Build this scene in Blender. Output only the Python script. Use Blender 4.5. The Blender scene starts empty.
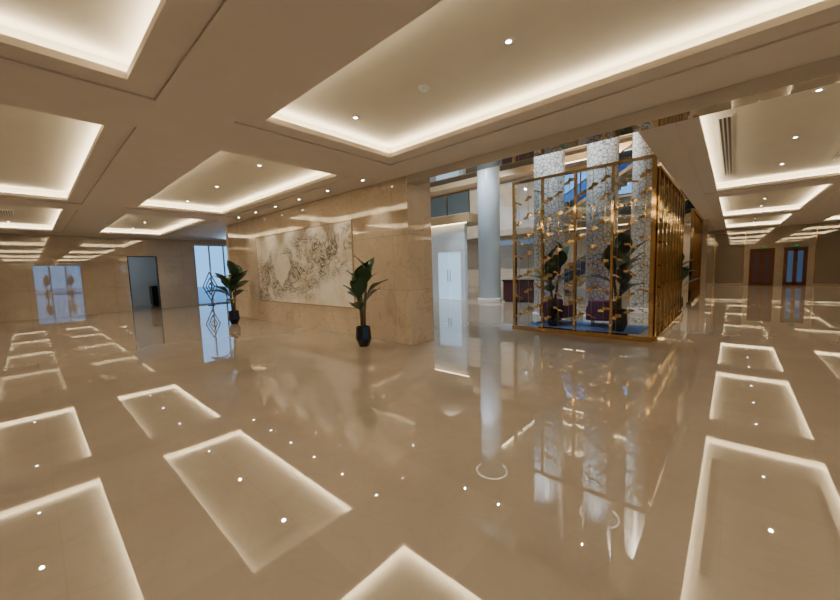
import bpy, bmesh, math, random
from mathutils import Vector, Matrix
random.seed(7)
SC = bpy.context.scene
COL = SC.collection
H = 3.45; CH = 1.58; ZR = .23
PI = math.pi

# ------------------------------------------------------------------ materials
def new_mat(name):
    m = bpy.data.materials.new(name); m.use_nodes = True
    nt = m.node_tree; b = nt.nodes['Principled BSDF']
    return m, nt, b
def plain(name, col, rough=.5, metal=0, ior=1.5, emis=None, es=0, bump=0, bscale=30):
    m, nt, b = new_mat(name)
    n = nt.nodes.new('ShaderNodeTexNoise'); n.inputs['Scale'].default_value = bscale; n.inputs['Detail'].default_value = 4
    tc = nt.nodes.new('ShaderNodeTexCoord'); nt.links.new(tc.outputs['Object'], n.inputs['Vector'])
    mx = nt.nodes.new('ShaderNodeMix'); mx.data_type = 'RGBA'
    mx.inputs[6].default_value = (*[c*.94 for c in col], 1); mx.inputs[7].default_value = (*[min(1, c*1.05) for c in col], 1)
    nt.links.new(n.outputs['Fac'], mx.inputs[0]); nt.links.new(mx.outputs[2], b.inputs['Base Color'])
    b.inputs['Roughness'].default_value = rough; b.inputs['Metallic'].default_value = metal; b.inputs['IOR'].default_value = ior
    if emis: b.inputs['Emission Color'].default_value = (*emis, 1); b.inputs['Emission Strength'].default_value = es
    if bump:
        bp = nt.nodes.new('ShaderNodeBump'); bp.inputs['Strength'].default_value = bump; bp.inputs['Distance'].default_value = .02
        nt.links.new(n.outputs['Fac'], bp.inputs['Height']); nt.links.new(bp.outputs[0], b.inputs['Normal'])
    return m
def emit(name, col, s):
    m = bpy.data.materials.new(name); m.use_nodes = True; nt = m.node_tree; nt.nodes.clear()
    e = nt.nodes.new('ShaderNodeEmission'); o = nt.nodes.new('ShaderNodeOutputMaterial')
    e.inputs[0].default_value = (*col, 1); e.inputs[1].default_value = s; nt.links.new(e.outputs[0], o.inputs[0]); return m
def marble(name, c1, c2, vein, axes='xy', tile=(1.2, 1.2), rough=.05, ior=1.7, vs=.7, seam=.5, vamt=.35):
    m, nt, b = new_mat(name); N = nt.nodes; L = nt.links
    tc = N.new('ShaderNodeTexCoord'); sp = N.new('ShaderNodeSeparateXYZ'); cb = N.new('ShaderNodeCombineXYZ')
    L.new(tc.outputs['Object'], sp.inputs[0])
    d = {'x': 0, 'y': 1, 'z': 2}
    L.new(sp.outputs[d[axes[0]]], cb.inputs[0]); L.new(sp.outputs[d[axes[1]]], cb.inputs[1])
    n1 = N.new('ShaderNodeTexNoise'); n1.inputs['Scale'].default_value = vs; n1.inputs['Detail'].default_value = 8; n1.inputs['Roughness'].default_value = .65; n1.inputs['Distortion'].default_value = 1.2
    L.new(tc.outputs['Object'], n1.inputs['Vector'])
    mx = N.new('ShaderNodeMix'); mx.data_type = 'RGBA'; mx.inputs[6].default_value = (*c1, 1); mx.inputs[7].default_value = (*c2, 1)
    r0 = N.new('ShaderNodeValToRGB'); r0.color_ramp.elements[0].position = .3; r0.color_ramp.elements[1].position = .7
    L.new(n1.outputs['Fac'], r0.inputs[0]); L.new(r0.outputs[0], mx.inputs[0])
    n2 = N.new('ShaderNodeTexNoise'); n2.inputs['Scale'].default_value = vs*2.2; n2.inputs['Detail'].default_value = 6; n2.inputs['Distortion'].default_value = 1.5
    L.new(tc.outputs['Object'], n2.inputs['Vector'])
    r1 = N.new('ShaderNodeValToRGB'); e = r1.color_ramp.elements
    e[0].position = .48; e[0].color = (0, 0, 0, 1); e[1].position = .52; e[1].color = (0, 0, 0, 1)
    k = e.new(.5); k.color = (vamt, vamt, vamt, 1)
    L.new(n2.outputs['Fac'], r1.inputs[0])
    mv = N.new('ShaderNodeMix'); mv.data_type = 'RGBA'; mv.inputs[7].default_value = (*vein, 1)
    L.new(r1.outputs[0], mv.inputs[0]); L.new(mx.outputs[2], mv.inputs[6])
    br = N.new('ShaderNodeTexBrick'); br.offset = 0; br.inputs['Scale'].default_value = 1
    br.inputs['Brick Width'].default_value = tile[0]; br.inputs['Row Height'].default_value = tile[1]; br.inputs['Mortar Size'].default_value = .004
    br.inputs['Color1'].default_value = (.93, .93, .93, 1); br.inputs['Color2'].default_value = (1, 1, 1, 1); br.inputs['Mortar'].default_value = (seam, seam, seam, 1)
    L.new(cb.outputs[0], br.inputs['Vector'])
    mm = N.new('ShaderNodeMix'); mm.data_type = 'RGBA'; mm.blend_type = 'MULTIPLY'; mm.inputs[0].default_value = 1
    L.new(mv.outputs[2], mm.inputs[6]); L.new(br.outputs['Color'], mm.inputs[7]); L.new(mm.outputs[2], b.inputs['Base Color'])
    b.inputs['Roughness'].default_value = rough; b.inputs['IOR'].default_value = ior
    return m
def thin_glass(name, col=(.9, .95, 1), tint=.9):
    m = bpy.data.materials.new(name); m.use_nodes = True; nt = m.node_tree; nt.nodes.clear()
    o = nt.nodes.new('ShaderNodeOutputMaterial'); t = nt.nodes.new('ShaderNodeBsdfTransparent'); g = nt.nodes.new('ShaderNodeBsdfGlossy')
    f = nt.nodes.new('ShaderNodeFresnel'); f.inputs[0].default_value = 1.45; mx = nt.nodes.new('ShaderNodeMixShader')
    t.inputs[0].default_value = (col[0]*tint, col[1]*tint, col[2]*tint, 1); g.inputs['Roughness'].default_value = .01
    nt.links.new(f.outputs[0], mx.inputs[0]); nt.links.new(t.outputs[0], mx.inputs[1]); nt.links.new(g.outputs[0], mx.inputs[2]); nt.links.new(mx.outputs[0], o.inputs[0])
    return m

M = {}
M['floor'] = marble('polished_floor', (.33, .268, .195), (.395, .325, .242), (.28, .22, .16), 'xy', (1.0, 1.0), 0.0, 3.2, .5, .93, .16)
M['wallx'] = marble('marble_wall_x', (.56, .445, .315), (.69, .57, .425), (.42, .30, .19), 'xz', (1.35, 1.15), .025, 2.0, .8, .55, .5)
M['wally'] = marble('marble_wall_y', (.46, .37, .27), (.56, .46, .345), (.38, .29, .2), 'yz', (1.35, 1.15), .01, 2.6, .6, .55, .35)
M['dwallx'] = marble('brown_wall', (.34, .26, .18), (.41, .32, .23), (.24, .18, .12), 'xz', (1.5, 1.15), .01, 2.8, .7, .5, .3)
M['ceil'] = plain('ceiling_paint', (.60, .53, .45), .75, bscale=3)
M['cove'] = plain('cove_paint', (.66, .60, .49), .7, bscale=3)
M['beam'] = plain('glossy_soffit', (.70, .67, .62), .0, .9)
M['strip'] = emit('warm_strip', (1, .86, .61), 37)
M['spot'] = emit('spot_lens', (1, .92, .80), 60)
M['ringl'] = emit('ring_glow', (1, .88, .66), 1.6)
M['linear'] = emit('linear_glow', (1, .74, .42), 9)
M['trimw'] = plain('white_trim', (.72, .68, .62), .4)
M['gold'] = plain('polished_gold', (.66, .45, .20), .08, 1)
M['gold2'] = plain('antique_gold_leaf', (.72, .52, .26), .14, 1)
M['glass'] = thin_glass('clear_glass')
M['dglass'] = thin_glass('blue_smoked_glass', (.52, .64, .76))
M['dark'] = plain('dark_metal', (.03, .028, .027), .3, .6)
M['pot'] = plain('black_pot', (.012, .012, .014), .25)
M['soil'] = plain('soil', (.05, .035, .02), .95, bump=.5)
M['leaf'] = plain('leaf_green', (.032, .072, .028), .32, bscale=8)
M['stem'] = plain('stem_brown', (.11, .085, .05), .8)
M['white'] = plain('white_plaster', (.66, .76, .86), .5, bscale=2)
M['bluecol'] = plain('cool_white_column', (.56, .70, .84), .25, bscale=2)
M['cream'] = plain('cream_plaster', (.70, .61, .50), .6, bscale=2)
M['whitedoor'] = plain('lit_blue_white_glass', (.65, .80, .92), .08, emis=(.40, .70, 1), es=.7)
M['bluedoor'] = plain('blue_glow_glass', (.03, .06, .10), .05, emis=(.2, .45, .9), es=.13)  # faint blue glow put into the dark pane material
M['plum'] = plain('plum_velvet', (.16, .04, .11), .8)
M['blue'] = plain('blue_rug', (.06, .13, .30), .9, bump=.4, bscale=200)
M['redwood'] = plain('red_brown_lacquer', (.12, .045, .025), .2)
M['maroon'] = plain('dark_maroon', (.06, .018, .025), .3)
M['bronze'] = plain('bronze_soffit', (.50, .38, .25), .4, .1)
M['band'] = plain('pale_gold_band', (.62, .46, .27), .25, .3)
M['green'] = emit('exit_green', (.05, .7, .3), .35)

def mosaic():
    m, nt, b = new_mat('silver_mosaic'); N = nt.nodes; L = nt.links
    tc = N.new('ShaderNodeTexCoord'); v = N.new('ShaderNodeTexVoronoi'); v.feature = 'DISTANCE_TO_EDGE'; v.inputs['Scale'].default_value = 9.5
    L.new(tc.outputs['Object'], v.inputs['Vector']); r = N.new('ShaderNodeValToRGB')
    r.color_ramp.elements[0].position = .025; r.color_ramp.elements[0].color = (.28, .25, .21, 1); r.color_ramp.elements[1].position = .08; r.color_ramp.elements[1].color = (.95, .93, .88, 1)
    L.new(v.outputs['Distance'], r.inputs[0]); L.new(r.outputs[0], b.inputs['Base Color']); b.inputs['Roughness'].default_value = .35
    bp = N.new('ShaderNodeBump'); bp.inputs['Strength'].default_value = .3; bp.inputs['Distance'].default_value = .012; L.new(r.outputs[0], bp.inputs['Height']); L.new(bp.outputs[0], b.inputs['Normal'])
    return m
M['mosaic'] = mosaic()
def ink():
    m, nt, b = new_mat('ink_landscape'); N = nt.nodes; L = nt.links
    def math_(op, a, b_, c=None, clamp=False):
        q = N.new('ShaderNodeMath'); q.operation = op; q.use_clamp = clamp
        for i, v in enumerate((a, b_, c)):
            if v is None: continue
            if isinstance(v, (int, float)): q.inputs[i].default_value = v
            else: L.new(v, q.inputs[i])
        return q.outputs[0]
    tc = N.new('ShaderNodeTexCoord'); sp = N.new('ShaderNodeSeparateXYZ'); L.new(tc.outputs['Object'], sp.inputs[0])
    x, z = sp.outputs[0], sp.outputs[2]
    def fbm(sx, sz, rot, det, rough, off, dist=.3):
        mp = N.new('ShaderNodeMapping'); mp.inputs['Rotation'].default_value = (0, rot, 0); mp.inputs['Scale'].default_value = (sx, 1, sz); mp.inputs['Location'].default_value = (off, off*.7, 0)
        n = N.new('ShaderNodeTexNoise'); n.inputs['Scale'].default_value = 1; n.inputs['Detail'].default_value = det; n.inputs['Roughness'].default_value = rough; n.inputs['Distortion'].default_value = dist
        L.new(tc.outputs['Object'], mp.inputs[0]); L.new(mp.outputs[0], n.inputs['Vector']); return n.outputs['Fac']
    def ramp(src, pts):
        r = N.new('ShaderNodeValToRGB'); e = r.color_ramp.elements
        e[0].position = pts[0][0]; e[0].color = (pts[0][1],)*3+(1,); e[1].position = pts[-1][0]; e[1].color = (pts[-1][1],)*3+(1,)
        for p, c in pts[1:-1]:
            k = e.new(p); k.color = (c, c, c, 1)
        L.new(src, r.inputs[0]); return r.outputs[0]
    n1 = fbm(.60, .95, .5, 10, .58, 3.1, 1.1)
    band = ramp(n1, [(.34, .3), (.39, .08), (.42, .85), (.445, .3), (.475, .95), (.50, .25), (.525, .95), (.555, .15), (.585, .75), (.61, .06), (.65, .4), (.69, 0)])
    n3 = fbm(2.2, 2.0, .3, 8, .65, 8.2, .6)
    tone = ramp(n3, [(.44, 1), (.54, .7), (.64, .2)])
    ink_ = math_('MULTIPLY', band, tone)
    rise = math_('MULTIPLY_ADD', x, .22, 1.15)                       # centre line of the mountains rises to the right
    n4 = fbm(.6, .6, 0, 4, .55, 12.4, .5)
    ctr = math_('ADD', rise, math_('MULTIPLY_ADD', n4, 2.0, -1.05))
    dist = math_('ABSOLUTE', math_('SUBTRACT', ctr, z), 0)
    mask = ramp(dist, [(.0, 1), (.55, .95), (.80, .45), (1.0, .10)])
    wash = ramp(n4, [(.40, .15), (.62, .5)])
    total = math_('MULTIPLY', ink_, mask)
    total = math_('MAXIMUM', total, math_('MULTIPLY', math_('MULTIPLY', wash, mask), .55))
    total = math_('MULTIPLY', total, 1.15, None, True)
    base = N.new('ShaderNodeMix'); base.data_type = 'RGBA'; base.inputs[6].default_value = (.82, .76, .65, 1); base.inputs[7].default_value = (.64, .51, .34, 1)
    gold = ramp(fbm(.8, .9, .2, 5, .6, 20), [(.50, 0), (.62, .6)])
    L.new(gold, base.inputs[0])
    mx = N.new('ShaderNodeMix'); mx.data_type = 'RGBA'; mx.inputs[7].default_value = (.07, .054, .038, 1)
    L.new(base.outputs[2], mx.inputs[6])
    L.new(total, mx.inputs[0]); L.new(mx.outputs[2], b.inputs['Base Color']); b.inputs['Roughness'].default_value = .45; b.inputs['IOR'].default_value = 1.3
    return m
M['ink'] = ink()

# ------------------------------------------------------------------ mesh helpers
class MB:
    def __init__(s): s.v = []; s.f = []
    def box(s, x0, x1, y0, y1, z0, z1):
        n = len(s.v)
        s.v += [(x0, y0, z0), (x1, y0, z0), (x1, y1, z0), (x0, y1, z0), (x0, y0, z1), (x1, y0, z1), (x1, y1, z1), (x0, y1, z1)]
        s.f += [tuple(n+i for i in q) for q in ((3, 2, 1, 0), (4, 5, 6, 7), (0, 1, 5, 4), (1, 2, 6, 5), (2, 3, 7, 6), (3, 0, 4, 7))]
        return s
    def lathe(s, prof, cx=0, cy=0, n=24, capb=True, capt=True, rot=0):
        st = len(s.v)
        for r, z in prof:
            for i in range(n):
                a = 2*PI*i/n+rot; s.v.append((cx+r*math.cos(a), cy+r*math.sin(a), z))
        for k in range(len(prof)-1):
            for i in range(n):
                j = (i+1) % n
                s.f.append((st+k*n+i, st+k*n+j, st+(k+1)*n+j, st+(k+1)*n+i))
        if capb: s.f.append(tuple(st+i for i in reversed(range(n))))
        if capt: s.f.append(tuple(st+(len(prof)-1)*n+i for i in range(n)))
        return s
    def tube(s, pts, r0, r1, n=8):
        st = len(s.v); P = [Vector(p) for p in pts]
        for k, p in enumerate(P):
            d = (P[min(k+1, len(P)-1)]-P[max(k-1, 0)]).normalized()
            a = d.orthogonal().normalized(); b = d.cross(a); r = r0+(r1-r0)*k/(len(P)-1)
            for i in range(n):
                t = 2*PI*i/n; s.v.append(tuple(p+a*r*math.cos(t)+b*r*math.sin(t)))
        for k in range(len(P)-1):
            for i in range(n):
                j = (i+1) % n; s.f.append((st+k*n+i, st+k*n+j, st+(k+1)*n+j, st+(k+1)*n+i))
        s.f.append(tuple(st+i for i in reversed(range(n)))); s.f.append(tuple(st+(len(P)-1)*n+i for i in range(n)))
        return s
    def torus(s, cx, cy, z, R, r, n=40, m=8):
        st = len(s.v)
        for i in range(n):
            a = 2*PI*i/n
            for j in range(m):
                t = 2*PI*j/m; rr = R+r*math.cos(t)
                s.v.append((cx+rr*math.cos(a), cy+rr*math.sin(a), z+r*math.sin(t)))
        for i in range(n):
            for j in range(m):
                s.f.append((st+i*m+j, st+((i+1) % n)*m+j, st+((i+1) % n)*m+(j+1) % m, st+i*m+(j+1) % m))
        return s
    def build(s, name, mat, parent=None, smooth=False, bevel=0):
        me = bpy.data.meshes.new(name); me.from_pydata(s.v, [], s.f); me.update()
        bm = bmesh.new(); bm.from_mesh(me); bmesh.ops.recalc_face_normals(bm, faces=bm.faces); bm.to_mesh(me); bm.free()
        me.materials.append(mat)
        if smooth:
            for p in me.polygons: p.use_smooth = True
        o = bpy.data.objects.new(name, me); COL.objects.link(o)
        if parent: o.parent = parent
        if bevel:
            b = o.modifiers.new('bevel', 'BEVEL'); b.width = bevel; b.segments = 2
        return o
def tag(o, label=None, cat=None, group=None, kind=None):
    if label: o['label'] = label
    if cat: o['category'] = cat
    if group: o['group'] = group
    if kind: o['kind'] = kind
    return o
def empty(name, loc=(0, 0, 0), rz=0, sc=1):
    o = bpy.data.objects.new(name, None); COL.objects.link(o); o.location = loc; o.rotation_euler = (0, 0, rz); o.scale = (sc, sc, sc); o.empty_display_size = .1; return o
def copy_tree(o, parent=None):
    c = o.copy(); COL.objects.link(c); c.parent = parent
    for ch in list(o.children): copy_tree(ch, c)
    return c
def struct(mb, name, mat): return tag(mb.build(name, mat), kind='structure')

# ------------------------------------------------------------------ coffers and ceiling
row1 = [(-19.65, -13.55), (-12.0, -5.9), (-4.4, 1.7), (3.2, 9.3)]  # last bay lies unseen behind the viewer, added for its light
coff = []
for (a, b) in row1: coff.append((a, b, 2.13, 4.25, 'near'))
for (a, b) in row1: coff.append((a, b, -1.35, .8, 'side'))
RY = [(5.95, 12.8), (14.2, 20.7), (22.2, 28.3)]
for (c, d) in RY: coff.append((-.42, 1.86, c, d, 'corridor'))
for (c, d) in RY: coff.append((3.4, 5.6, c, d, 'corridor2'))
LAB = ['most distant rectangular coffer light above the glass doors end of the marble mural wall',
       'rectangular coffer light in front of the ink landscape mural',
       'largest bright coffer light overhead with round smoke detector beside the beam',
       'unseen coffer light added behind the viewer over the entrance',
       'farthest coffer light near the left brown wall with an air grille',
       'middle coffer light of the row at the left edge',
       'nearest coffer light at the upper left corner of the view',
       'unseen coffer light added behind the viewer beside the entrance',
       'nearest coffer light beyond the beam, beside the gold slat screen',
       'second coffer light along the passage beside the gold screens',
       'last coffer light along the passage before the red doors',
       'nearest coffer light of the outer passage row',
       'second coffer light of the outer passage row at the right edge',
       'last coffer light of the outer passage row at the right edge']
OUT = .27
def holes_slab(x0, x1, y0, y1, z0, z1, holes):
    mb = MB(); xs = sorted({x0, x1} | {h[0] for h in holes} | {h[1] for h in holes}); ys = sorted({y0, y1} | {h[2] for h in holes} | {h[3] for h in holes})
    for i in range(len(xs)-1):
        for j in range(len(ys)-1):
            cx = (xs[i]+xs[i+1])/2; cy = (ys[j]+ys[j+1])/2
            if any(h[0] < cx < h[1] and h[2] < cy < h[3] for h in holes): continue
            n = len(mb.v); mb.v += [(xs[i], ys[j], z0), (xs[i+1], ys[j], z0), (xs[i+1], ys[j+1], z0), (xs[i], ys[j+1], z0)]; mb.f.append((n, n+1, n+2, n+3))
    return mb
hl = [(a-OUT, b+OUT, c-OUT, d+OUT) for (a, b, c, d, k) in coff]
struct(holes_slab(-21.3, 12, -6, 5.22, H, H+.05, hl[:8]), 'ceiling', M['ceil'])
struct(holes_slab(-1.1, 12, 5.22, 29.5, H, H+.05, hl[8:]), 'ceiling', M['ceil'])
struct(holes_slab(-21.3, -13.2, 5.22, 10, H, H, []), 'ceiling', M['ceil'])
struct(MB().box(-21.5, 12.2, -6.2, 5.3, 4.0, 4.05).box(-1.1, 12.2, 5.3, 29.8, 4.0, 4.05).box(-21.5, -13.3, 5.3, 10.2, 4.0, 4.05), 'ceiling', M['ceil'])
def ring(mb, x0, x1, y0, y1, o0, z0, o1, z1):
    n = len(mb.v)
    for o_, z in ((o0, z0), (o1, z1)):
        mb.v += [(x0-o_, y0-o_, z), (x1+o_, y0-o_, z), (x1+o_, y1+o_, z), (x0-o_, y1+o_, z)]
    for i in range(4):
        j = (i+1) % 4; mb.f.append((n+i, n+j, n+4+j, n+4+i))
def coffer(x0, x1, y0, y1, label, zz=H, group='cove lit ceiling coffers'):
    prof = [(OUT, 0), (OUT, .022), (0, .022), (0, .09), (.16, .09), (.16, ZR)]
    cx, cy = (x0+x1)/2, (y0+y1)/2
    t = empty('coffer_light', (cx, cy, zz)); tag(t, label, 'ceiling light', group)
    X0, X1, Y0, Y1 = x0-cx, x1-cx, y0-cy, y1-cy
    mb = MB()
    for (a, b) in zip(prof[:4], prof[1:5]): ring(mb, X0, X1, Y0, Y1, a[0], a[1], b[0], b[1])
    mb.build('stepped_frame', M['ceil'], t)
    mb = MB(); ring(mb, X0, X1, Y0, Y1, .16, .09, .16, ZR)
    n = len(mb.v); e = .16
    mb.v += [(X0-e, Y0-e, ZR), (X1+e, Y0-e, ZR), (X1+e, Y1+e, ZR), (X0-e, Y1+e, ZR)]; mb.f.append((n, n+1, n+2, n+3))
    mb.build('recess_panel', M['cove'], t)
    s = MB(); ring(s, X0, X1, Y0, Y1, .05, .10, .10, .10)
    s.build('light_strip', M['strip'], t)
    return t
for c, lb in zip(coff, LAB): coffer(*c[:4], lb)

# downlights
def real_spot(loc, e, ang):
    l = bpy.data.lights.new('downlight_beam', 'SPOT'); l.energy = e; l.spot_size = ang; l.spot_blend = .8; l.color = (1, .89, .73); l.shadow_soft_size = .03
    o = bpy.data.objects.new('downlight_beam', l); o.location = loc; COL.objects.link(o)
def downlight():
    r = empty('downlight'); tag(r, 'd', 'downlight')
    MB().lathe([(.026, -.004), (.05, -.006), (.053, 0), (.026, 0)], n=20, capb=False, capt=False).build('ring', M['trimw'], r, True)
    MB().lathe([(.026, -.003), (.026, -.001)], n=16).build('lens', M['spot'], r); return r
DL = None; 
def put_dl(x, y, z, label, group, e=0):
    global DL
    if DL is None: DL = downlight(); t = DL
    else: t = copy_tree(DL)
    t.location = (x, y, z-.002); tag(t, label, 'downlight', group)
    if e: real_spot((x, y, z-.02), e, 2.3)
nm = {'near': 'small recessed downlight inside the coffers before the mural and beam', 'side': 'small recessed downlight inside the left hand coffers',
      'corridor': 'small recessed downlight inside the passage coffers', 'corridor2': 'small recessed downlight inside the outer passage coffers'}
for (a, b, c, d, k) in coff:
    if k in ('near', 'side'):
        for q in (.45, 2.75, 5.05): put_dl(a+q, (c+d)/2, H+ZR, nm[k], nm[k].replace('small recessed downlight', 'downlights'), 85)
    else:
        for q in (.9, 3.2, 5.5): put_dl((a+b)/2, c+q, H+ZR, nm[k], nm[k].replace('small recessed downlight', 'downlights'), 58)
for i in range(6): put_dl(-12.2+i*1.28, 4.80, H, 'small recessed downlight in the soffit along the mural wall', 'downlights along the mural wall')
for i in range(4): put_dl(-8.3+i*2.1, 23, 3.695, 'small recessed downlight under the back balcony of the atrium', 'downlights under the back balcony', 60)
for i in range(6): put_dl(-10.5+i*1.7, 12.5, 8.495, 'small recessed downlight high on the atrium ceiling', 'downlights on the atrium ceiling', 180)
def detector(x, y, z, lab):
    r = empty('smoke_detector', (x, y, z)); tag(r, lab, 'smoke detector')
    MB().lathe([(.05, -.035), (.065, -.012), (.065, -.001)], n=20).build('base', M['trimw'], r, True)
    MB().lathe([(.02, -.05), (.045, -.034)], n=16).build('sensor_head', M['white'], r, True)
detector(-2.75, 3.25, H+ZR, 'round white smoke detector in the largest overhead coffer')
r = empty('air_grille', (-16.6, -.3, H+ZR)); tag(r, 'white rectangular air grille in the farthest left coffer', 'vent')
MB().box(-.6, .6, -.2, .2, -.02, -.001).build('frame', M['trimw'], r)
g = MB()
for i in range(7): g.box(-.55, .55, -.16+i*.05, -.14+i*.05, -.03, -.02)
g.build('louvre', M['dark'], r)
for xx, lab in ((-.18, 'dark linear air diffuser on the side of the gold screen in nearest passage coffer'), (1.6, 'dark linear air diffuser on the outer side of nearest passage coffer')):
    r = empty('linear_diffuser', (xx, 9.4, H+ZR)); tag(r, lab, 'vent')
    MB().box(-.09, .09, -2.4, 2.4, -.015, -.001).build('frame', M['trimw'], r)
    g = MB()
    for q in (-.05, .0, .05): g.box(q-.015, q+.015, -2.35, 2.35, -.02, -.015)
    g.build('slot', M['dark'], r)

# ------------------------------------------------------------------ shell
NW = -14.4
struct(MB().box(-21.5, 12.2, -6.2, 29.8, -.1, 0), 'floor', M['floor'])
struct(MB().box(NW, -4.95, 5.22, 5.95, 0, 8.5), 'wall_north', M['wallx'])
def wall_open(axis, pos, th, a0, a1, z0, z1, holes, name, mat):
    mb = MB(); xs = sorted({a0, a1} | {h[0] for h in holes} | {h[1] for h in holes}); zs = sorted({z0, z1} | {h[2] for h in holes} | {h[3] for h in holes})
    for i in range(len(xs)-1):
        for j in range(len(zs)-1):
            cx = (xs[i]+xs[i+1])/2; cz = (zs[j]+zs[j+1])/2
            if any(h[0] < cx < h[1] and h[2] < cz < h[3] for h in holes): continue
            if axis == 'x': mb.box(pos, pos+th, xs[i], xs[i+1], zs[j], zs[j+1])
            else: mb.box(xs[i], xs[i+1], pos, pos+th, zs[j], zs[j+1])
    return struct(mb, name, mat)
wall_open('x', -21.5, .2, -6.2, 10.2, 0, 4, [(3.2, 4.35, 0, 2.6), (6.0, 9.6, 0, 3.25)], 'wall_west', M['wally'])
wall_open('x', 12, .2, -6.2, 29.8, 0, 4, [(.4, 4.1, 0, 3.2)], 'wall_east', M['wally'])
struct(MB().box(-21.5, 12.2, -6.2, -6, 0, 4), 'wall_south', M['wallx'])
struct(MB().box(-21.3, NW, 10, 10.2, 0, 4), 'wall_vestibule', M['wallx'])
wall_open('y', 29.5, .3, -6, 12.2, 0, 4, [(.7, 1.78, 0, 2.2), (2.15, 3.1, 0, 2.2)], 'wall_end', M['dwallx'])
struct(MB().box(.5, 3.3, 29.8, 29.9, -.1, 2.4), 'door_gap_blocker', M['dark'])  # unseen plate added to keep outside light out of the door gaps
struct(MB().box(-4.95, 12, 5.22, 5.5, H-.16, H+.05), 'trim_1', M['beam'])
struct(MB().box(-4.95, -1.1, 5.22, 5.5, H+.05, 8.5), 'wall_bulkhead', M['wallx'])
struct(MB().box(NW-.2, NW, 5.22, 14, 0, 8.5), 'wall_inner', M['cream'])
struct(MB().box(-1.1, -.95, 5.5, 24, H+.05, 8.5), 'wall_upper', M['cream'])
def frame_y(name, x, y0, y1, z1, w=.04, mat=None, d=.1):
    mb = MB().box(x-d, x+d, y0, y0+w, 0, z1).box(x-d, x+d, y1-w, y1, 0, z1).box(x-d, x+d, y0, y1, z1-w, z1)
    return struct(mb, name, mat or M['dark'])
struct(MB().box(-24.5, -24.4, 2.2, 5.6, 0, 3), 'wall_office', M['white'])
struct(MB().box(-24.4, -21.5, 2.1, 2.2, 0, 3), 'wall_office', M['white'])
struct(MB().box(-24.4, -21.5, 5.5, 5.6, 0, 3), 'wall_office', M['cream'])
struct(MB().box(-24.5, -21.5, 2.1, 5.6, 3, 3.1), 'ceiling', M['cream'])
struct(MB().box(-24.5, -21.5, 2.1, 5.6, -.1, 0), 'floor', M['floor'])
frame_y('trim_2', -21.4, 3.2, 4.35, 2.6)
lt = bpy.data.lights.new('office', 'POINT'); lt.energy = 13; lt.color = (.72, .86, 1); lt.shadow_soft_size = .1; lo = bpy.data.objects.new('office_light', lt); lo.location = (-23, 2.6, 2.8); COL.objects.link(lo)
r = empty('office_cabinet', (-23.6, 4.75, 0)); tag(r, 'low dark cabinet seen through the left doorway', 'cabinet')
MB().box(-.3, .3, -.35, .35, .08, 1.1).build('body', M['dark'], r, bevel=.01)
MB().box(-.26, .26, -.3, .3, 0, .08).build('plinth', M['dark'], r)
for s in (-1, 1):
    dd = MB().box(.3, .32, min(s*.01, s*.33), max(s*.01, s*.33), .12, 1.06).build('door', M['dark'], r)
    MB().tube([(.34, s*.05, .6), (.34, s*.05, .8)], .008, .008).build('handle', M['gold'], dd)

def glazing(name, x, y0, y1, z1, n, mat, w=.035):
    o = struct(MB().box(x-.04, x+.04, y0, y1, z1-.08, z1).box(x-.04, x+.04, y0, y1, 0, .06), name, mat)
    mb = MB()
    for i in range(n+1):
        yy = y0+(y1-y0)*i/n; mb.box(x-.04, x+.04, max(y0, yy-w), min(y1, yy+w), .06, z1-.08)
    mb.build('mullion', mat, o)
    MB().box(x-.006, x+.006, y0, y1, .06, z1-.08).build('pane', M['glass'], o)
    return o
glazing('window_1', -21.4, 6.0, 9.6, 3.25, 5, M['trimw'], .03)
glazing('window_2', 12.1, .4, 4.1, 3.2, 3, M['dark'], .06)
r = empty('lattice_stand', (-20.6, 6.4, 0)); tag(r, 'gold diamond shaped lattice ornament before the daylight glass doors', 'ornament')
lm = MB()
for sc in (1, .6, .25):
    P = [(0, 0, 1.0-.75*sc), (0, .34*sc, 1.0), (0, 0, 1.0+.75*sc), (0, -.34*sc, 1.0)]
    for i in range(4): lm.tube([P[i], P[(i+1) % 4]], .03, .03, 4)
lm.build('lattice', plain('dull_gold', (.34, .24, .10), .35, .6), r)
MB().tube([(0, 0, .03), (0, 0, .27)], .02, .02).build('pole', M['gold'], r); MB().lathe([(.18, 0), (.18, .03)], n=20).build('base', M['dark'], r)
struct(MB().box(-60, 60, -60, 70, -.3, -.12), 'ground', plain('outside_paving', (.36, .45, .55), .8))

def double_door(x0, x1, m1, m2, idx):
    y = 29.5; T = 2.2
    d = struct(MB().box(x0, x0+.08, y-.03, y+.1, 0, T).box(x1-.08, x1, y-.03, y+.1, 0, T).box(x0, x1, y-.03, y+.1, T-.08, T), 'door_%d' % idx, M['redwood'])
    xm = (x0+x1)/2
    for a, b in ((x0+.08, xm-.002), (xm+.002, x1-.08)):
        l = MB().box(a, a+.09, y+.02, y+.06, .005, T-.08).box(b-.09, b, y+.02, y+.06, .005, T-.08).box(a, b, y+.02, y+.06, .005, .2).box(a, b, y+.02, y+.06, T-.22, T-.08).build('door_leaf', m1, d)
        MB().box(a+.09, b-.09, y+.03, y+.05, .2, T-.22).build('pane', m2, l)
    for s in (-1, 1): MB().tube([(xm+s*.06, y-.04, .9), (xm+s*.06, y-.04, 1.3)], .006, .006).build('door_handle', M['gold'], d)
double_door(.7, 1.78, M['redwood'], M['maroon'], 1)
double_door(2.15, 3.1, M['redwood'], M['bluedoor'], 2)
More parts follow.
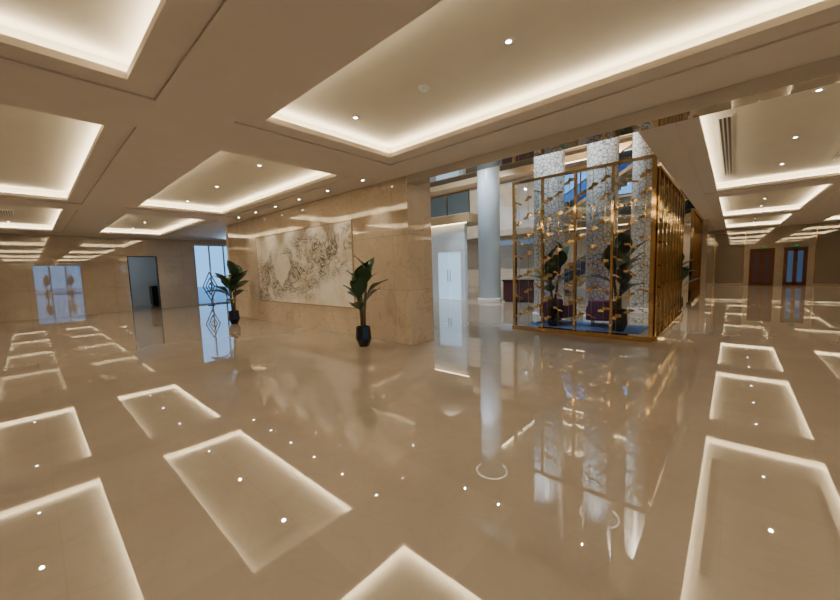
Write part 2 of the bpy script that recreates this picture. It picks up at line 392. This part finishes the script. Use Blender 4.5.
for x, lb in ((1.24, 'small faint green exit light above the left of the two red framed doors'), (2.62, 'small faint green exit light above the right of the two red framed doors')):
    r = empty('exit_light', (x, 29.465, 2.30)); tag(r, lb, 'exit sign')
    MB().box(-.12, .12, -.02, .03, -.05, .05).build('housing', M['dark'], r); MB().box(-.10, .10, -.026, -.021, -.035, .035).build('lit_face', M['green'], r)
bg_ = plain('brown_glass', (.16, .12, .085), .005, ior=3.0)
for x0, x1, lb in ((-.9, .45, 'glossy brown glass wall panel left of the red framed doors'), (3.4, 5.0, 'glossy brown glass wall panel just right of the blue glass doors'), (5.2, 6.8, 'outermost glossy brown glass wall panel at the right edge')):
    r = empty('wall_panel', ((x0+x1)/2, 29.5, 0)); tag(r, lb, 'wall panel'); h = (x1-x0)/2
    MB().box(-h, h, -.03, -.001, .1, 3.2).build('glass_face', bg_, r)
    MB().box(-h-.03, -h, -.04, -.001, .1, 3.2).box(h, h+.03, -.04, -.001, .1, 3.2).box(-h, h, -.04, -.001, 3.2, 3.23).build('frame', M['gold'], r)

# ------------------------------------------------------------------ mural
r = empty('mural', (-9.375, 5.218, .70)); tag(r, 'wide ink landscape mural framed in the beige marble wall', 'painting')
MB().box(-2.575, 2.575, -.012, 0, 0, 2.07).build('canvas', M['ink'], r)
w = .03
MB().box(-2.575-w, 2.575+w, -.02, 0, -w, 0).box(-2.575-w, 2.575+w, -.02, 0, 2.07, 2.07+w).box(-2.575-w, -2.575, -.02, 0, 0, 2.07).box(2.575, 2.575+w, -.02, 0, 0, 2.07).build('frame', plain('champagne_frame', (.50, .40, .28), .25, .3), r)

# ------------------------------------------------------------------ plants
def leaf(mb, base, dirh, up, L, W, droop):
    base = Vector(base); h = Vector((math.cos(dirh), math.sin(dirh), 0)); s = Vector((-math.sin(dirh), math.cos(dirh), 0))
    N = 12; st = len(mb.v)
    for i in range(N):
        t = i/(N-1); a = up-droop*max(0, t-.2)
        if i == 0: p = base.copy()
        else: p = p+(h*math.cos(a)+Vector((0, 0, 1))*math.sin(a))*(L/(N-1))
        wd = W*(math.sin(PI*((t-.16)/.84)**.85))*.5 if t > .18 else .007
        wd = max(wd, .004)
        nrm = (Vector((0, 0, 1))*math.cos(a)-h*math.sin(a))
        wv = .010*math.sin(t*14)
        mb.v += [tuple(p-s*wd+nrm*(wd*.3+wv)), tuple(p), tuple(p+s*wd+nrm*(wd*.3-wv))]
    for i in range(N-1):
        k = st+i*3; mb.f += [(k, k+1, k+4, k+3), (k+1, k+2, k+5, k+4)]
def potted(loc, sc, seed, label, rz=0, big=1.0, spread=0):
    rnd = random.Random(seed); r = empty('potted_plant', loc, rz, sc); tag(r, label, 'plant')
    MB().lathe([(.10, 0), (.165, .15), (.145, .42), (.125, .42), (.12, .38)], n=8).build('pot', M['pot'], r)
    MB().lathe([(.12, .375), (.118, .39)], n=16).build('soil', M['soil'], r)
    fm = MB()
    for k in range(3):
        a = k*2.1+rnd.random(); lean = .08+.08*rnd.random(); top = (1.36, 1.18, 1.0)[k]
        pts = [(.03*math.cos(a), .03*math.sin(a), .38), (.05*math.cos(a), .05*math.sin(a), .7), (lean*math.cos(a), lean*math.sin(a), top)]
        MB().tube(pts, .034, .02).build('stem', M['stem'], r, True)
        for j in range(5):
            z = top-.30+.08*j; f = (z-.36)/(top-.36); an = a+j*2.4+rnd.random()*.5
            leaf(fm, (lean*f*math.cos(a), lean*f*math.sin(a), z), an, (.62+j*.2-spread)+.15*rnd.random(), (.54+.12*rnd.random())*big, (.29+.05*rnd.random())*big, .4+.7*rnd.random())
    o = fm.build('foliage', M['leaf'], r, True)
    return r
potted((-5.75, 4.6, 0), 1.0, 3, 'potted broad leaf plant in black faceted pot beside the mural right end')
potted((-12.0, 4.35, 0), 1.0, 5, 'potted broad leaf plant at the far left end of the mural wall', 1.0, 1.25, .2)
potted((-3.45, 9.0, .016), 1.15, 8, 'tall potted plant behind the gold leaf screen between the mosaic columns')
potted((-1.95, 9.02, .016), 1.2, 9, 'largest potted plant behind the right end of the gold leaf screen', .7)
potted((-1.35, 14.3, 0), 1.0, 11, 'potted plant in the gap between the two gold slat screens', 1.2)
potted((11.1, 1.3, 0), 1.1, 13, 'potted plant added as a silhouette at the window behind the viewer, nearer the entrance side')  # unseen plants added as dark silhouettes for the reflected window
potted((11.1, 3.1, 0), 1.1, 17, 'potted plant added as a silhouette at the window behind the viewer, nearer the passage side')

# ------------------------------------------------------------------ gold leaf screen (front)
SX0, SX1, SY = -4.12, -1.16, 8.15; SH = 3.62
r = empty('gold_leaf_screen', ((SX0+SX1)/2, SY, 0)); tag(r, 'gold framed glass screen hung with scattered angular gold ornaments', 'screen')
cx = (SX0+SX1)/2; hw = (SX1-SX0)/2
MB().box(-hw, hw, -.10, .10, 0, .10).build('base_rail', M['gold'], r)
MB().box(-hw, hw, -.05, .05, SH-.05, SH).build('top_rail', M['gold'], r)
for q in (-hw+.03, -hw/2, 0, hw/2, hw-.03):
    e = .035 if abs(q) > hw*.9 else .024
    MB().box(q-e, q+e, -.045, .045, .10, SH-.05).build('post', M['gold'], r)
MB().box(-hw+.07, hw-.07, -.006, .006, .10, SH-.05).build('glass_panel', M['glass'], r)
rnd = random.Random(4)
NR = 12
for i in range(NR):
    x = -hw+.16+(2*hw-.32)*i/(NR-1)
    MB().box(x-.004, x+.004, -.032, -.026, .10, SH-.05).build('rod', M['gold2'], r)
    for k in range(7):
        z = .40+k*.45+(i % 3)*.12+rnd.uniform(-.07, .07)
        mb = MB(); s = rnd.uniform(.75, 1.05); sg = 1 if rnd.random() < .7 else -1
        h_ = rnd.uniform(.024, .036); st_ = rnd.uniform(.035, .06)*sg
        P = [(-.115, -h_-st_*.6), (-.115, h_*.6-st_*.6), (-.02, h_-st_*.1), (-.015, h_+st_), (.06, h_*1.1+st_), (.115, h_*.4+st_*1.2), (.11, -h_+st_), (.02, -h_+st_*.5), (.015, -h_-st_*.5)]
        D = [0, -.004, -.03, -.03, -.018, 0, -.004, -.03, -.03]
        mb.v = [(x+s*a, -.036+d, z+s*b) for (a, b), d in zip(P, D)]
        mb.f = [(0, 1, 2, 8), (8, 2, 3, 7), (7, 3, 4, 6), (6, 4, 5)]
        mb.build('leaf_ornament', M['gold2'], r)
def slat_screen(y0, y1, n, label):
    r = empty('gold_slat_screen', (SX1, (y0+y1)/2, 0)); tag(r, label, 'screen', 'gold slat screens along the passage'); h = (y1-y0)/2
    MB().box(-.08, .08, -h, h, 0, .10).build('base_rail', M['gold'], r)
    MB().box(-.05, .05, -h, h, 3.37, 3.42).build('top_rail', M['gold'], r)
    for i in range(n):
        y = -h+.05+(2*h-.1)*i/(n-1); MB().box(-.035, .035, y-.03, y+.03, .10, 3.37).build('slat', M['gold'], r)
slat_screen(8.26, 12.9, 9, 'nearer gold slat screen facing the passage, joined to leaf screen')
slat_screen(15.8, 20.6, 8, 'farther gold slat screen facing the passage beyond the gap')
struct(MB().box(-1.35, -.95, 21, 29.5, 0, H), 'wall_passage', M['dwallx'])

# ------------------------------------------------------------------ atrium
UC = [(-9.5, -6.4, 16.5, 22.5), (-5.0, -2.2, 16.5, 22.5)]
struct(holes_slab(-20, -1, 5.95, 24.2, 8.5, 8.6, [(a-OUT, b+OUT, c-OUT, d+OUT) for a, b, c, d in UC]), 'ceiling', M['bronze'])
for c, lb in zip(UC, ('warm coffer light high on the atrium ceiling, nearer the white column', 'warm coffer light high on the atrium ceiling, nearer the mosaic columns')): coffer(*c, lb, 8.5)
wall_open('y', 24, .2, -20, -1, 0, 8.8, [(-9, -4.5, 5.6, 7.6)], 'wall_atrium', M['wallx'])
struct(MB().box(-20.2, -20, 14, 24, 0, 8.8), 'wall_atrium', M['cream'])
w = struct(MB().box(-9, -4.5, 24.02, 24.1, 5.6, 5.68).box(-9, -4.5, 24.02, 24.1, 7.52, 7.6), 'window_3', M['dark'])
mb = MB()
for i in range(4): mb.box(-9+1.5*i-.03, -9+1.5*i+.03, 24.02, 24.1, 5.68, 7.52)
mb.build('mullion', M['dark'], w)
MB().box(-9, -4.5, 24.05, 24.06, 5.68, 7.52).build('pane', M['glass'], w)
wall_open('y', 14, .2, NW, -9.6, 0, 3.7, [(-11.3, -9.8, 0, 2.43)], 'wall_block', M['white'])
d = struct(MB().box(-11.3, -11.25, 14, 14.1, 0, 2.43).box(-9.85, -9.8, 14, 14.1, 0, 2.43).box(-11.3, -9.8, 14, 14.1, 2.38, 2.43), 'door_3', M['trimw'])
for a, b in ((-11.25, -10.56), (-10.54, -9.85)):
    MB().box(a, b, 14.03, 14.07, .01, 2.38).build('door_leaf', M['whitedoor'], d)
for q in (-10.62, -10.48): MB().tube([(q, 13.97, .9), (q, 13.97, 1.5)], .015, .015).build('door_handle', M['dark'], d)
def railing(loc, L, rz, label):
    r = empty('balcony_railing', loc, rz); tag(r, label, 'railing'); h = L/2
    MB().box(-h, h, -.006, .006, .05, 1.0).build('glass_panel', M['dglass'], r)
    MB().box(-h, h, -.03, .03, 1.0, 1.06).build('handrail', M['gold'], r)
    n = max(3, int(L/1.2))
    for i in range(n+1):
        x = -h+L*i/n; x = max(-h+.02, min(h-.02, x)); MB().box(x-.02, x+.02, -.02, .02, 0, 1.0).build('post', M['gold'], r)
def slab(x0, x1, y0, y1, z0, z1, sx0, sx1):
    s_ = struct(MB().box(x0, x1, y0, y1, z0, z1), 'ceiling', M['band'])
    MB().box(sx0, sx1, y0+.04, y0+.1, z0-.03, z0).build('light_strip', M['linear'], s_)
slab(NW, -9.2, 13.8, 15.5, 3.7, 4.1, NW+.3, -9.4); railing(((NW-9.2)/2, 13.88, 4.1), -9.2-NW, 0, 'smoked glass balcony railing above the white lit doors')
slab(-20, -1.1, 22, 24, 3.7, 4.1, -8, -1.4); railing((-4.2, 22.08, 4.1), 6.0, 0, 'smoked glass balcony railing at the back of the atrium')
slab(-20, -1.1, 22.6, 24, 7.8, 8.2, -10, -1.4)
def staircase(loc, NS, label, landing):
    r = empty('staircase', loc); tag(r, label, 'staircase'); st = MB(); tr = MB()
    for i in range(NS):
        st.box(i*.28, (i+1)*.28, -.7, .7, (max(0, i*.168-.15) if not landing else i*.168-.2), (i+1)*.168-.03); tr.box(i*.28-.02, (i+1)*.28, -.72, .72, (i+1)*.168-.03, (i+1)*.168)
    if landing: st.box(-1.1, 0, -.7, 1.38, -.2, -.01)
    st.build('flight', M['cream'], r); tr.build('tread', M['trimw'], r)
    L_ = NS*.28; Z1 = NS*.168
    for s in (-.76, .745):
        g = MB()
        g.v = [(0, s, .1), (L_, s, Z1+.1), (L_, s, Z1+1.0), (0, s, 1.0), (0, s+.01, .1), (L_, s+.01, Z1+.1), (L_, s+.01, Z1+1.0), (0, s+.01, 1.0)]
        g.f = [(0, 1, 2, 3), (7, 6, 5, 4), (0, 4, 5, 1), (1, 5, 6, 2), (2, 6, 7, 3), (3, 7, 4, 0)]
        g.build('glass_side', M['dglass'], r); MB().tube([(0, s, 1.02), (L_, s, Z1+1.02)], .035, .035).build('handrail', M['gold'], r)
        MB().tube([(0, s, -.02), (L_, s, Z1-.02)], .11, .11, 4).build('stringer', M['band'], r)
staircase((-7.6, 20.6, 0), 22, 'lower sloping stair flight with glass sides rising to the atrium balcony', False)
staircase((-7.4, 20.6, 4.1), 20, 'upper sloping stair flight with glass sides seen above the gold screen', True)
def column(x, y, rad, z1, mat, name, label, grp=None):
    r = empty(name, (x, y, 0)); tag(r, label, 'column', grp)
    MB().lathe([(rad, .15), (rad, z1)], n=40).build('shaft', mat, r, True)
    MB().lathe([(rad*1.12, 0), (rad*1.12, .12), (rad*1.02, .15)], n=40).build('base', M['trimw'], r)
column(-8.45, 14.3, .5, 8.49, M['bluecol'], 'round_column', 'tall plain cool white round column beyond the mural wall opening')
column(-4.2, 10.6, .43, 8.49, M['mosaic'], 'mosaic_column', 'silver mosaic column behind the left bays of the gold leaf screen')
column(-2.75, 10.6, .38, 8.49, M['mosaic'], 'mosaic_column', 'silver mosaic column behind the right bays of the gold leaf screen')
column(-3.6, 14.2, .45, 8.49, M['bluecol'], 'round_column', 'plain white column deeper in the atrium between mosaic columns')
column(-2.2, 13.0, .3, 8.49, M['mosaic'], 'mosaic_column', 'silver mosaic column behind the corner with the gold slats')
for x, y, R_, lb in ((-3.6, 14.2, .68, 'round glowing ring light around the column nearest the passage'), (-8.45, 14.3, .72, 'round glowing ring light around the column top above the console')):
    r = empty('ring_light', (x, y, 8.3)); tag(r, lb, 'ceiling light')
    MB().torus(0, 0, 0, R_, .03).build('glowing_ring', M['ringl'], r, True)
    MB().torus(0, 0, .055, R_, .02).build('holder', M['gold'], r, True)
    for k in range(3):
        a = k*2.094; MB().tube([(R_*math.cos(a), R_*math.sin(a), .06), (R_*math.cos(a), R_*math.sin(a), .198)], .006, .006, 6).build('rod', M['gold'], r)
r = empty('console_desk', (-7.05, 14.6, 0), .1); tag(r, 'dark maroon console desk beside the tall white column', 'desk')
MB().box(-.7, .7, -.3, .3, .06, .92).build('body', M['maroon'], r, bevel=.01)
MB().box(-.75, .75, -.35, .35, .92, .98).build('top', M['dark'], r, bevel=.01)
MB().box(-.65, .65, -.25, .25, 0, .06).build('plinth', M['dark'], r)
for q in (-.35, .35):
    dd = MB().box(q-.3, q+.3, -.32, -.3, .15, .85).build('door', M['maroon'], r)
    MB().tube([(q+.25, -.34, .45), (q+.25, -.34, .6)], .01, .01).build('handle', M['gold'], dd)
tag(MB().box(-4.05, -1.5, 8.45, 10.05, 0.001, .015).build('rug', M['blue']), 'blue rug under the lounge chairs behind the gold screen', 'rug')
def lounge():
    r = empty('lounge_chair'); tag(r, 'x', 'chair')
    MB().box(-.30, .30, -.30, .26, .18, .38).build('seat', M['plum'], r, bevel=.05)
    MB().box(-.33, .33, .23, .34, .16, .68).build('backrest', M['plum'], r, bevel=.05)
    for s in (-1, 1): MB().box(s*.33-.05, s*.33+.05, -.30, .32, .16, .52).build('armrest', M['plum'], r, bevel=.04)
    for sx in (-1, 1):
        for sy in (-1, 1): MB().tube([(sx*.26, sy*.24, 0), (sx*.24, sy*.22, .2)], .015, .02).build('leg', M['gold'], r)
    return r
lc = lounge()
for i, (x, y, a, lb) in enumerate(((-3.55, 9.6, 2.9, 'plum lounge chair behind the left bays of the gold leaf screen'), (-2.4, 9.6, 3.3, 'plum lounge chair in front of the slimmer mosaic column'))):
    t = lc if i == 0 else copy_tree(lc); t.location = (x, y, .017); t.rotation_euler.z = a; tag(t, lb, 'chair', 'plum lounge chairs on the blue rug')

# ------------------------------------------------------------------ lights
def spot(loc, tgt, e, ang, col=(1, .88, .70), nmx='wall_wash'):
    l = bpy.data.lights.new(nmx, 'SPOT'); l.energy = e; l.spot_size = ang; l.spot_blend = .6; l.color = col; l.shadow_soft_size = .04
    o = bpy.data.objects.new(nmx, l); o.location = loc; d = Vector(tgt)-Vector(loc); o.rotation_euler = d.to_track_quat('-Z', 'Y').to_euler(); COL.objects.link(o)
for i in range(6): spot((-12.2+i*1.28, 4.80, H-.02), (-12.2+i*1.28, 5.15, 1.0), 42, 1.3)
for (x, y) in ((-8.45, 14.3), (-4.2, 10.6), (-2.75, 10.6), (-3.6, 14.2)):
    spot((x+.3, y-2.6, 8.3), (x, y, 1.2), 1150, .8, (.90, .95, 1), 'column_fill')  # unseen spots added to brighten the columns
spot((-6, 18, 8.3), (-6, 24, 4.5), 1500, 2.2, (1, .86, .66), 'back_fill')  # unseen spot added to brighten the atrium back wall and balcony
spot((-14, 18, 8.3), (-16, 23, 4), 1300, 2.2, (.85, .93, 1), 'back_fill')  # second unseen spot, added to lift the dark upper left
spot((-11, 9.5, 8.3), (-11, 14, 3), 450, 1.5, (.75, .88, 1), 'block_wash')
spot((-6.5, 9.0, 8.3), (-6.5, 9.5, 0), 900, 1.7, (.55, .78, 1), 'atrium_cool_fill')  # unseen cool spot added to light the atrium like daylight
spot((-20.8, 7.5, 3.2), (-15, 5, 0), 250, 1.6, (.45, .70, 1), 'entrance_daylight')
spot((-2.0, 4.6, 3.4), (-5.2, 6.2, 1.6), 60, 1.0, (1, .88, .70), 'return_wash')
W = bpy.data.worlds.new('World'); SC.world = W; W.use_nodes = True
bg = W.node_tree.nodes['Background']; bg.inputs[0].default_value = (.24, .57, 1.0, 1); bg.inputs[1].default_value = 2.3

# ------------------------------------------------------------------ camera
f = 350.0; yaw = math.radians(41.9); p = math.radians(5.05); ro = math.radians(1.72)
Fh = Vector((-math.sin(yaw), math.cos(yaw), 0)); Rh = Vector((math.cos(yaw), math.sin(yaw), 0)); Z = Vector((0, 0, 1))
F = Fh*math.cos(p)-Z*math.sin(p); U0 = Fh*math.sin(p)+Z*math.cos(p)
R_ = Rh*math.cos(ro)-U0*math.sin(ro); U = Rh*math.sin(ro)+U0*math.cos(ro)
cam = bpy.data.cameras.new('camera'); cam.sensor_width = 36; cam.lens = f/840*36; cam.clip_end = 300
co = bpy.data.objects.new('camera', cam); COL.objects.link(co)
co.matrix_world = Matrix(((R_.x, U.x, -F.x, 0), (R_.y, U.y, -F.y, 0), (R_.z, U.z, -F.z, CH), (0, 0, 0, 1)))
SC.camera = co
